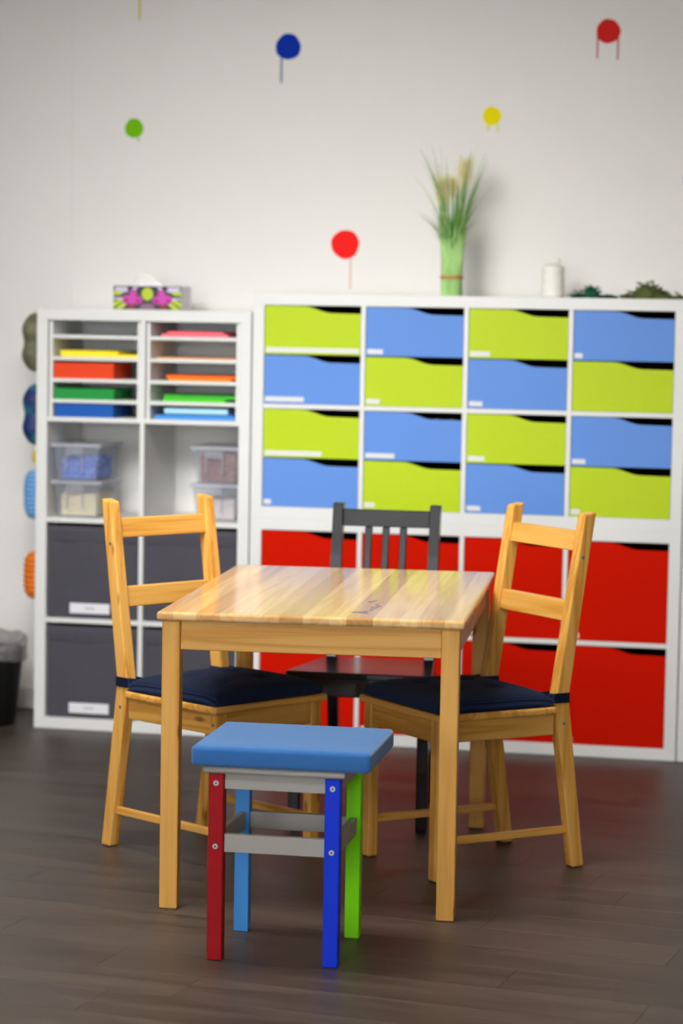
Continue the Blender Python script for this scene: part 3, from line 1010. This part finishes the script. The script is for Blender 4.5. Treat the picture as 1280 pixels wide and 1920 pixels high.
hanging('yellow_roll', 'thin yellow roll peeking out above the light blue ridged one', 0.918, 0.972, 0.0255, cap, plain('yellow_rubber', srgb(236, 208, 20), 0.6))
hanging('ridged_roll', 'light blue ridged roll hanging on the side of the narrow unit', 0.723, 0.900, 0.042, cap, plain('light_blue_rubber', srgb(110, 166, 218), 0.6), 11)
hanging('ridged_roll', 'orange ridged roll, lowest on the side of the narrow unit', 0.440, 0.611, 0.041, cap, plain('orange_rubber', srgb(230, 118, 10), 0.6), 9)

# ------------------------------------------------------------------ waste bin
t = thing('waste_bin', 'black waste bin with a grey plastic liner beside the narrow white unit', 'waste bin', (-0.985, 0.05, 0))
bm = bmesh.new()
lathe(bm, [(0.0005, 0.001), (0.118, 0.001), (0.122, 0.006), (0.150, 0.262), (0.154, 0.267), (0.150, 0.269), (0.146, 0.262), (0.117, 0.010), (0.0005, 0.010)], 36)
link('body', tomesh(bm, 'body'), 'bin', t, True)
bm = bmesh.new()
rl = random.Random(4)
ph = [rl.uniform(0, 6) for _ in range(5)]
def wob(a, j):
    k = 0.003 * math.sin(7 * a + ph[0] + j) + 0.003 * math.sin(13 * a + ph[1] + 0.7 * j)
    if j == 0:
        return (k + 0.002, 0.016 * math.sin(2 * a + ph[2]) + 0.008 * math.sin(5 * a))
    if j in (2, 3, 4):
        return (0.6 * k, 0.014 * math.sin(a) + 0.005 * math.sin(3 * a + ph[3]) + 0.003 * math.sin(9 * a))
    return (0.5 * k, 0.0)
lathe(bm, [(0.162, 0.222), (0.163, 0.255), (0.162, 0.292), (0.153, 0.306), (0.143, 0.300), (0.136, 0.262), (0.128, 0.19), (0.118, 0.09)], 72, wob=wob)
link('liner', tomesh(bm, 'liner'), 'liner', t, True)

# ------------------------------------------------------------------ painted dots on the wall
def dot(label, x, z, r, col, drips):
    rr = random.Random(int(x * 1000 + z * 77))
    p1, p2 = rr.uniform(0, 6), rr.uniform(0, 6)
    t = thing('paint_dot', label, 'paint dot', (x, WY, z), 0, 'painted dots on the wall')
    bm = bmesh.new()
    n = 40
    pts = []
    for i in range(n):
        a = 2 * math.pi * i / n
        q = r * (1 + 0.025 * math.sin(3 * a + p1) + 0.015 * math.sin(7 * a + p2))
        pts.append((q * math.cos(a), q * math.sin(a)))
    add_prism(bm, pts, -0.0018, 0.002, 'y', 0.0007, 1)
    link('blob', tomesh(bm, 'blob'), plain('dot_paint', col, 0.7, 0.05, 60, spec=0.12), t)
    for (dx, z0, z1, w, dc) in drips:
        bm = bmesh.new()
        add_prism(bm, [(dx - w, z0), (dx + w, z0), (dx + w * 0.95, z1 + w), (dx + w * 0.5, z1), (dx - w * 0.5, z1), (dx - w * 0.95, z1 + w)], -0.0010, 0.002, 'y', 0)
        link('drip', tomesh(bm, 'drip'), plain('drip_paint', dc, 0.6, 0.12, 90), t)
dot('dark blue painted dot with one drip, highest left of centre on the wall', 0.012, 2.404, 0.0455, srgb(0, 50, 176), [(-0.024, -0.034, -0.127, 0.0045, srgb(132, 150, 176))])
dot('dark red painted dot with two drips, high at the right on the wall', 1.141, 2.451, 0.0415, srgb(214, 38, 34), [(-0.036, -0.018, -0.093, 0.0032, srgb(188, 104, 96)), (0.034, -0.018, -0.098, 0.0032, srgb(188, 104, 96))])
dot('green painted dot on the wall above the tissue box', -0.551, 2.118, 0.0345, srgb(120, 196, 10), [(0.016, -0.026, -0.049, 0.003, srgb(160, 200, 120))])
dot('yellow painted dot on the wall above the grass bundle', 0.743, 2.162, 0.0325, srgb(248, 232, 0), [(-0.012, -0.026, -0.052, 0.0055, srgb(232, 224, 140)), (0.022, -0.020, -0.058, 0.003, srgb(232, 224, 140))])
dot('bright red painted dot with one drip, low on the wall above the drawers', 0.230, 1.712, 0.0505, srgb(252, 34, 30), [(0.020, -0.044, -0.158, 0.0042, srgb(226, 196, 184))])
dot('yellow painted dot whose drip enters the photo at the top left', -0.545, 2.625, 0.036, srgb(248, 232, 0), [(0.010, -0.03, -0.125, 0.0038, srgb(216, 206, 70))])
dot('dark blue painted dot cut by the right edge of the photo', 1.452, 1.949, 0.040, srgb(0, 50, 176), [(0.01, -0.03, -0.08, 0.004, srgb(132, 150, 176))])

# ------------------------------------------------------------------ table
TX, TY, TR = 0.7051, -1.8432, 0.0878
TH = 0.7333
tab = thing('table', 'rectangular pine table in the middle of the chairs', 'table', (TX, TY, 0), TR)
top = bpy.data.objects.new('tabletop', None)
C.objects.link(top)
top.parent = tab
top['label'] = 'glossy top glued from pine staves of different tones'
HW, HD = 0.375, 0.599
rs = random.Random(21)
widths = []
while sum(widths) < 0.75:
    widths.append(rs.choice([0.034, 0.042, 0.05, 0.058, 0.066]))
sc = 0.75 / sum(widths)
tones = [(1.0, 1.0, 1.0), (1.1, 1.13, 1.18), (0.88, 0.82, 0.74), (1.04, 1.02, 0.98), (0.82, 0.73, 0.64), (1.15, 1.2, 1.28), (0.94, 0.90, 0.86), (0.76, 0.66, 0.56)]
xc = -HW
last = -1
for i, w in enumerate(widths):
    w *= sc
    bm = bmesh.new()
    x0, x1 = xc, xc + w
    add_box(bm, x0, x1, -HD, HD, TH - 0.0215, TH)
    bm.edges.ensure_lookup_table()
    sel = []
    for e in bm.edges:
        m_ = (e.verts[0].co + e.verts[1].co) / 2
        d_ = (e.verts[0].co - e.verts[1].co)
        endedge = abs(abs(m_.y) - HD) < 1e-5 and abs(d_.x) > 1e-4
        side = (i == 0 and abs(m_.x + HW) < 1e-5) or (i == len(widths) - 1 and abs(m_.x - HW) < 1e-5)
        if endedge or side:
            sel.append(e)
    bmesh.ops.bevel(bm, geom=sel, offset=0.007, segments=4, affect='EDGES', profile=0.5)
    o = link('stave', tomesh(bm, 'stave'), 'stave', top)
    k = rs.randrange(len(tones))
    while k == last:
        k = rs.randrange(len(tones))
    last = k
    o.color = (*tones[k], 1)
    xc += w
LI, LWd = 0.0348, 0.0225
for sx in (-1, 1):
    for sy in (-1, 1):
        cx, cy = sx * (HW - LI), sy * (HD - LI)
        box('leg', (cx - LWd, cx + LWd, cy - LWd, cy + LWd, 0.0, TH - 0.0218), 'pine_z', tab, 0.004, 2)
ax0, ay0 = HW - LI - LWd - 0.0003, HD - LI - LWd - 0.0003
for s in (-1, 1):
    y = s * (HD - 0.030)
    box('apron', (-ax0, ax0, y - 0.010, y + 0.010, TH - 0.094, TH - 0.0218), 'pine_x', tab, 0.0015)
    x = s * (HW - 0.030)
    box('apron', (x - 0.010, x + 0.010, -ay0, ay0, TH - 0.094, TH - 0.0218), 'pine_y', tab, 0.0015)

# ------------------------------------------------------------------ pine ladder-back chairs
def pine_chair(label, loc, rz):
    t = thing('dining_chair', label, 'chair', loc, rz, 'pine chairs at the table')
    hw, hp = 0.171, 0.0175
    for s in (-1, 1):
        x = s * hw
        d = 0.0185
        poly = [(-0.272 - d, 0.002), (-0.272 + d, 0.002), (-0.204 + d, 0.452), (-0.285 + d, 0.945), (-0.285 - d, 0.952), (-0.204 - d, 0.462)]
        p = prism('rear_post', poly, x - hp, x + hp, 'x', 'pine_z', t, 0.0045, 2)
        prism('foot_pad', [(-0.272 - d + 0.003, 0.0), (-0.272 + d - 0.003, 0.0), (-0.272 + d - 0.003, 0.004), (-0.272 - d + 0.003, 0.004)], x - hp + 0.003, x + hp - 0.003, 'x', 'rubber', p)
        xf = s * 0.172
        fl = box('front_leg', (xf - 0.018, xf + 0.018, 0.148, 0.178, 0.002, 0.4195), 'pine_z', t, 0.004, 2)
        box('foot_pad', (xf - 0.015, xf + 0.015, 0.151, 0.175, 0.0, 0.004), 'rubber', fl, 0)
        # side apron and side stretcher
        box('side_apron', (xf - 0.010, xf + 0.010, -0.1875, 0.1478, 0.362, 0.4195), 'pine_y', t, 0.002)
        poly = [(-0.2395, 0.093), (0.149, 0.093), (0.149, 0.113), (-0.2365, 0.113)]
        prism('stretcher', poly, x - 0.008, x + 0.008, 'x', 'pine_y', t, 0.002, 1)
        # screws on the outer side of the post and front leg
        for (yy, zz) in ((-0.203 + 0.001, 0.392), (-0.262, 0.832)):
            if zz < 0.5:
                yy = -0.2135
            bm = bmesh.new()
            bmesh.ops.create_cone(bm, cap_ends=True, segments=12, radius1=0.0046, radius2=0.0046, depth=0.002, matrix=Matrix.Translation((x + s * (hp + 0.0004), yy, zz)) @ Matrix.Rotation(math.pi / 2, 4, 'Y'))
            link('screw', tomesh(bm, 'screw'), 'metal', p)
        bm = bmesh.new()
        bmesh.ops.create_cone(bm, cap_ends=True, segments=12, radius1=0.0046, radius2=0.0046, depth=0.002, matrix=Matrix.Translation((xf + s * 0.0184, 0.163, 0.390)) @ Matrix.Rotation(math.pi / 2, 4, 'Y'))
        link('screw', tomesh(bm, 'screw'), 'metal', fl)
    box('front_apron', (-0.1538, 0.1538, 0.154, 0.174, 0.362, 0.4195), 'pine_x', t, 0.002)
    box('rear_apron', (-0.1533, 0.1533, -0.222, -0.202, 0.375, 0.43), 'pine_x', t, 0.002)
    prism('seat', [(-0.203, -0.183), (0.203, -0.183), (0.205, 0.187), (-0.205, 0.187)], 0.4197, 0.4395, 'z', 'pine_x', t, 0.006, 3)
    # ladder rails follow the lean of the posts
    lean = (-0.285 + 0.204) / (0.95 - 0.46)
    for za, zb in ((0.846, 0.898), (0.660, 0.714)):
        def yy(z):
            return -0.204 + (z - 0.46) * lean
        prism('back_rail', [(yy(za) - 0.010, za), (yy(za) + 0.010, za), (yy(zb) + 0.010, zb), (yy(zb) - 0.010, zb)], -0.1533, 0.1533, 'x', 'pine_x', t, 0.002, 1)
    return t
LC = (0.386, -1.80, 0), math.radians(-123.22)
RC = (1.011, -1.744, 0), math.radians(131.46)
pine_chair('pine ladder-back chair at the left long side of the table', *LC)
pine_chair('pine ladder-back chair at the right long side of the table', *RC)

def chair_cushion(label, loc, rz):
    t = thing('seat_cushion', label, 'cushion', (loc[0], loc[1], 0.4397), rz, 'navy seat cushions')
    n = 40
    hx, hy0, hy1 = 0.198, -0.180, 0.182
    bm = bmesh.new()
    def pt(u, v, topside):
        # square with softly rounded corners
        k = 1 - 0.02 * (u * u * v * v) ** 3
        x = hx * u * k
        y = (hy0 + hy1) / 2 + (hy1 - hy0) / 2 * v * k
        e = max(abs(u), abs(v))
        edge = (1 - e ** 10)
        if not topside:
            return (x, y, 0.0012 * (1 - edge))
        z = 0.029 * (1 - e ** 14) ** 0.5 + 0.018 * (1 - u ** 4) * (1 - v ** 4)
        for du in (-0.36, 0.36):
            for dv in (-0.36, 0.36):
                q = ((u - du) ** 2 + (v - dv) ** 2)
                z -= 0.024 * math.exp(-q / 0.012) + 0.007 * math.exp(-q / 0.05)
        return (x, y, 0.004 + z)
    def cells(i):
        s = i / n * 2 - 1
        return math.copysign(abs(s) ** 0.6, s)
    gt = [[bm.verts.new(pt(cells(i), cells(j), True)) for j in range(n + 1)] for i in range(n + 1)]
    gb = [[bm.verts.new(pt(cells(i), cells(j), False)) for j in range(n + 1)] for i in range(n + 1)]
    for i in range(n):
        for j in range(n):
            bm.faces.new((gt[i][j], gt[i + 1][j], gt[i + 1][j + 1], gt[i][j + 1]))
            bm.faces.new((gb[i][j], gb[i][j + 1], gb[i + 1][j + 1], gb[i + 1][j]))
    for i in range(n):
        bm.faces.new((gt[i][0], gb[i][0], gb[i + 1][0], gt[i + 1][0]))
        bm.faces.new((gt[i][n], gt[i + 1][n], gb[i + 1][n], gb[i][n]))
        bm.faces.new((gt[0][i], gt[0][i + 1], gb[0][i + 1], gb[0][i]))
        bm.faces.new((gt[n][i], gb[n][i], gb[n][i + 1], gt[n][i + 1]))
    link('pad', tomesh(bm, 'pad'), 'cord', t, True)
    for du in (-0.36, 0.36):
        for dv in (-0.36, 0.36):
            bm = bmesh.new()
            lathe(bm, [(0.0005, 0.006), (0.006, 0.005), (0.0085, 0.001), (0.0005, 0.0)], 12, hx * du, (hy0 + hy1) / 2 + (hy1 - hy0) / 2 * dv)
            o = link('tuft_button', tomesh(bm, 'tuft_button'), 'cord', t, True, loc=(0, 0, 0.017))
    for s in (-1, 1):
        bm = bmesh.new()
        # band round the post: outer side, rear, inner side, then back to the pad
        xo, xi = s * 0.1915, s * 0.1505
        yb_, yf_ = -0.2275, -0.183
        z0, z1 = 0.008, 0.034
        path = [(s * 0.150, -0.165), (xi, yf_), (xi, yb_), (xo, yb_), (xo, yf_), (s * 0.180, -0.160)]
        outer = []
        prev = None
        for k, (px, py) in enumerate(path):
            cur = [bm.verts.new((px, py, z0)), bm.verts.new((px, py, z1))]
            if prev:
                bm.faces.new((prev[0], cur[0], cur[1], prev[1]))
            prev = cur
        me = tomesh(bm, 'tie')
        o = link('tie', me, 'cord', t)
        sm = o.modifiers.new('thick', 'SOLIDIFY')
        sm.thickness = 0.003
        sm.offset = 0
    return t
chair_cushion('navy corduroy seat cushion on the left pine chair', *LC)
chair_cushion('navy corduroy seat cushion on the right pine chair', *RC)

# ------------------------------------------------------------------ black chair
t = thing('dining_chair', 'black slat-back chair at the far end of the table in front of the red drawers', 'chair', (0.662, -1.0, 0), math.radians(180 + 1.0))
# local +y points to the front of the chair
def ypost(z):
    return 0.03 - 0.16 * max(0, z - 0.44) ** 1.15 * 1.05 + (-0.085) * max(0, 0.44 - z) / 0.44
for s in (-1, 1):
    x = s * 0.1465
    zs = [0.0, 0.22, 0.44, 0.6, 0.75, 0.90]
    poly = [(ypost(z) - 0.017, z) for z in zs] + [(ypost(z) + 0.017, z) for z in reversed(zs)]
    prism('rear_post', poly, x - 0.0155, x + 0.0155, 'x', 'black', t, 0.002, 1)
    xf = s * 0.185
    box('front_leg', (xf - 0.016, xf + 0.016, 0.348, 0.382, 0.0, 0.4295), 'black', t, 0.003, 2)
    # side apron and stretcher run from the wide front to the narrow back
    for z0, z1, nm in ((0.375, 0.4295, 'side_apron'), (0.185, 0.215, 'stretcher')):
        yb_ = ypost((z0 + z1) / 2) + 0.0172
        poly = [(x - 0.008, yb_), (x + 0.008, yb_), (xf + 0.008, 0.3478), (xf - 0.008, 0.3478)]
        prism(nm, poly, z0, z1, 'z', 'black', t, 0.0015, 1)
box('front_apron', (-0.1688, 0.1688, 0.356, 0.374, 0.375, 0.4295), 'black', t, 0.002)
prism('seat', [(-0.165, 0.050), (0.165, 0.050), (0.212, 0.392), (-0.212, 0.392)], 0.4297, 0.4475, 'z', 'black', t, 0.003, 2)
def slat(xa, xb, za, zb, nm):
    prism(nm, [(ypost(za) - 0.009, za), (ypost(za) + 0.009, za), (ypost(zb) + 0.009, zb), (ypost(zb) - 0.009, zb)], xa, xb, 'x', 'black', t, 0.002, 1)
slat(-0.1308, 0.1308, 0.832, 0.882, 'back_rail')
slat(-0.1308, 0.1308, 0.535, 0.572, 'back_rail')
for xs in (-0.0525, 0.0, 0.0525):
    slat(xs - 0.0105, xs + 0.0105, 0.5722, 0.8318, 'back_slat')

# ------------------------------------------------------------------ stool
ST = (0.781, -2.745, 0)
SR = math.radians(1.5)
t = thing('stool', 'small stool with four differently coloured legs in front of the table', 'stool', ST, SR)
hx, hy = 0.133, 0.137
for nm, sx, sy, mat, lab in (('leg', -1, -1, 'leg_red', 'dark red painted leg'), ('leg', 1, -1, 'leg_blue', 'royal blue painted leg'), ('leg', 1, 1, 'leg_green', 'bright green painted leg'), ('leg', -1, 1, 'leg_sky', 'sky blue painted leg')):
    lg = box(nm, (sx * hx - 0.0175, sx * hx + 0.0175, sy * hy - 0.0155, sy * hy + 0.0155, 0, 0.4285), mat, t, 0.0025, 2)
    lg['label'] = lab
    for zz in (0.405, 0.261):
        yy = sy * (hy + 0.0155)
        bm = bmesh.new()
        bmesh.ops.create_cone(bm, cap_ends=True, segments=16, radius1=0.0062, radius2=0.0062, depth=0.003, matrix=Matrix.Translation((sx * hx, yy + sy * 0.0006, zz)) @ Matrix.Rotation(math.pi / 2, 4, 'X'))
        r_ = bmesh.ops.create_cone(bm, cap_ends=True, segments=6, radius1=0.0026, radius2=0.0026, depth=0.001, matrix=Matrix.Translation((sx * hx, yy + sy * 0.0022, zz)) @ Matrix.Rotation(math.pi / 2, 4, 'X'))
        for v in r_['verts']:
            for f in v.link_faces:
                f.material_index = 1
        sc_ = link('screw', tomesh(bm, 'screw'), ['metal', 'hole'], lg)
        sc_['label'] = 'round zinc screw head'
xi = hx - 0.0177
yi = hy - 0.0157
for s in (-1, 1):
    box('apron', (-xi, xi, s * (hy - 0.002) - 0.008, s * (hy - 0.002) + 0.008, 0.391, 0.4285), 'grey', t, 0.001)
    box('apron', (s * hx - 0.008, s * hx + 0.008, -yi, yi, 0.391, 0.4285), 'grey', t, 0.001)
    box('stretcher', (-xi, xi, s * (hy - 0.002) - 0.008, s * (hy - 0.002) + 0.008, 0.247, 0.288), 'grey', t, 0.001)
    box('stretcher', (s * hx - 0.008, s * hx + 0.008, -yi, yi, 0.247, 0.288), 'grey', t, 0.001)
bm = bmesh.new()
add_box(bm, -0.164, 0.164, -0.166, 0.166, 0.4287, 0.4455, 0.0075, 4)
link('seat', tomesh(bm, 'seat'), 'grey', t, True)
# pad on the stool
bm = bmesh.new()
add_box(bm, -0.2035, 0.2035, -0.177, 0.177, 0.0, 0.047, 0.011, 4)
bmesh.ops.subdivide_edges(bm, edges=[e for e in bm.edges if e.calc_length() > 0.2], cuts=10, use_grid_fill=True)
for v in bm.verts:
    if v.co.z > 0.03:
        v.co.z += 0.004 * (1 - (v.co.x / 0.21) ** 2) * (1 - (v.co.y / 0.18) ** 2)
me = tomesh(bm, 'seat_cushion')
o = link('seat_cushion', me, 'suede', None, True, loc=(0.797, -2.748, 0.4458))
o.rotation_euler = (0, 0, math.radians(2.2))
tag(o, 'flat blue suede cushion lying on the small stool', 'cushion')
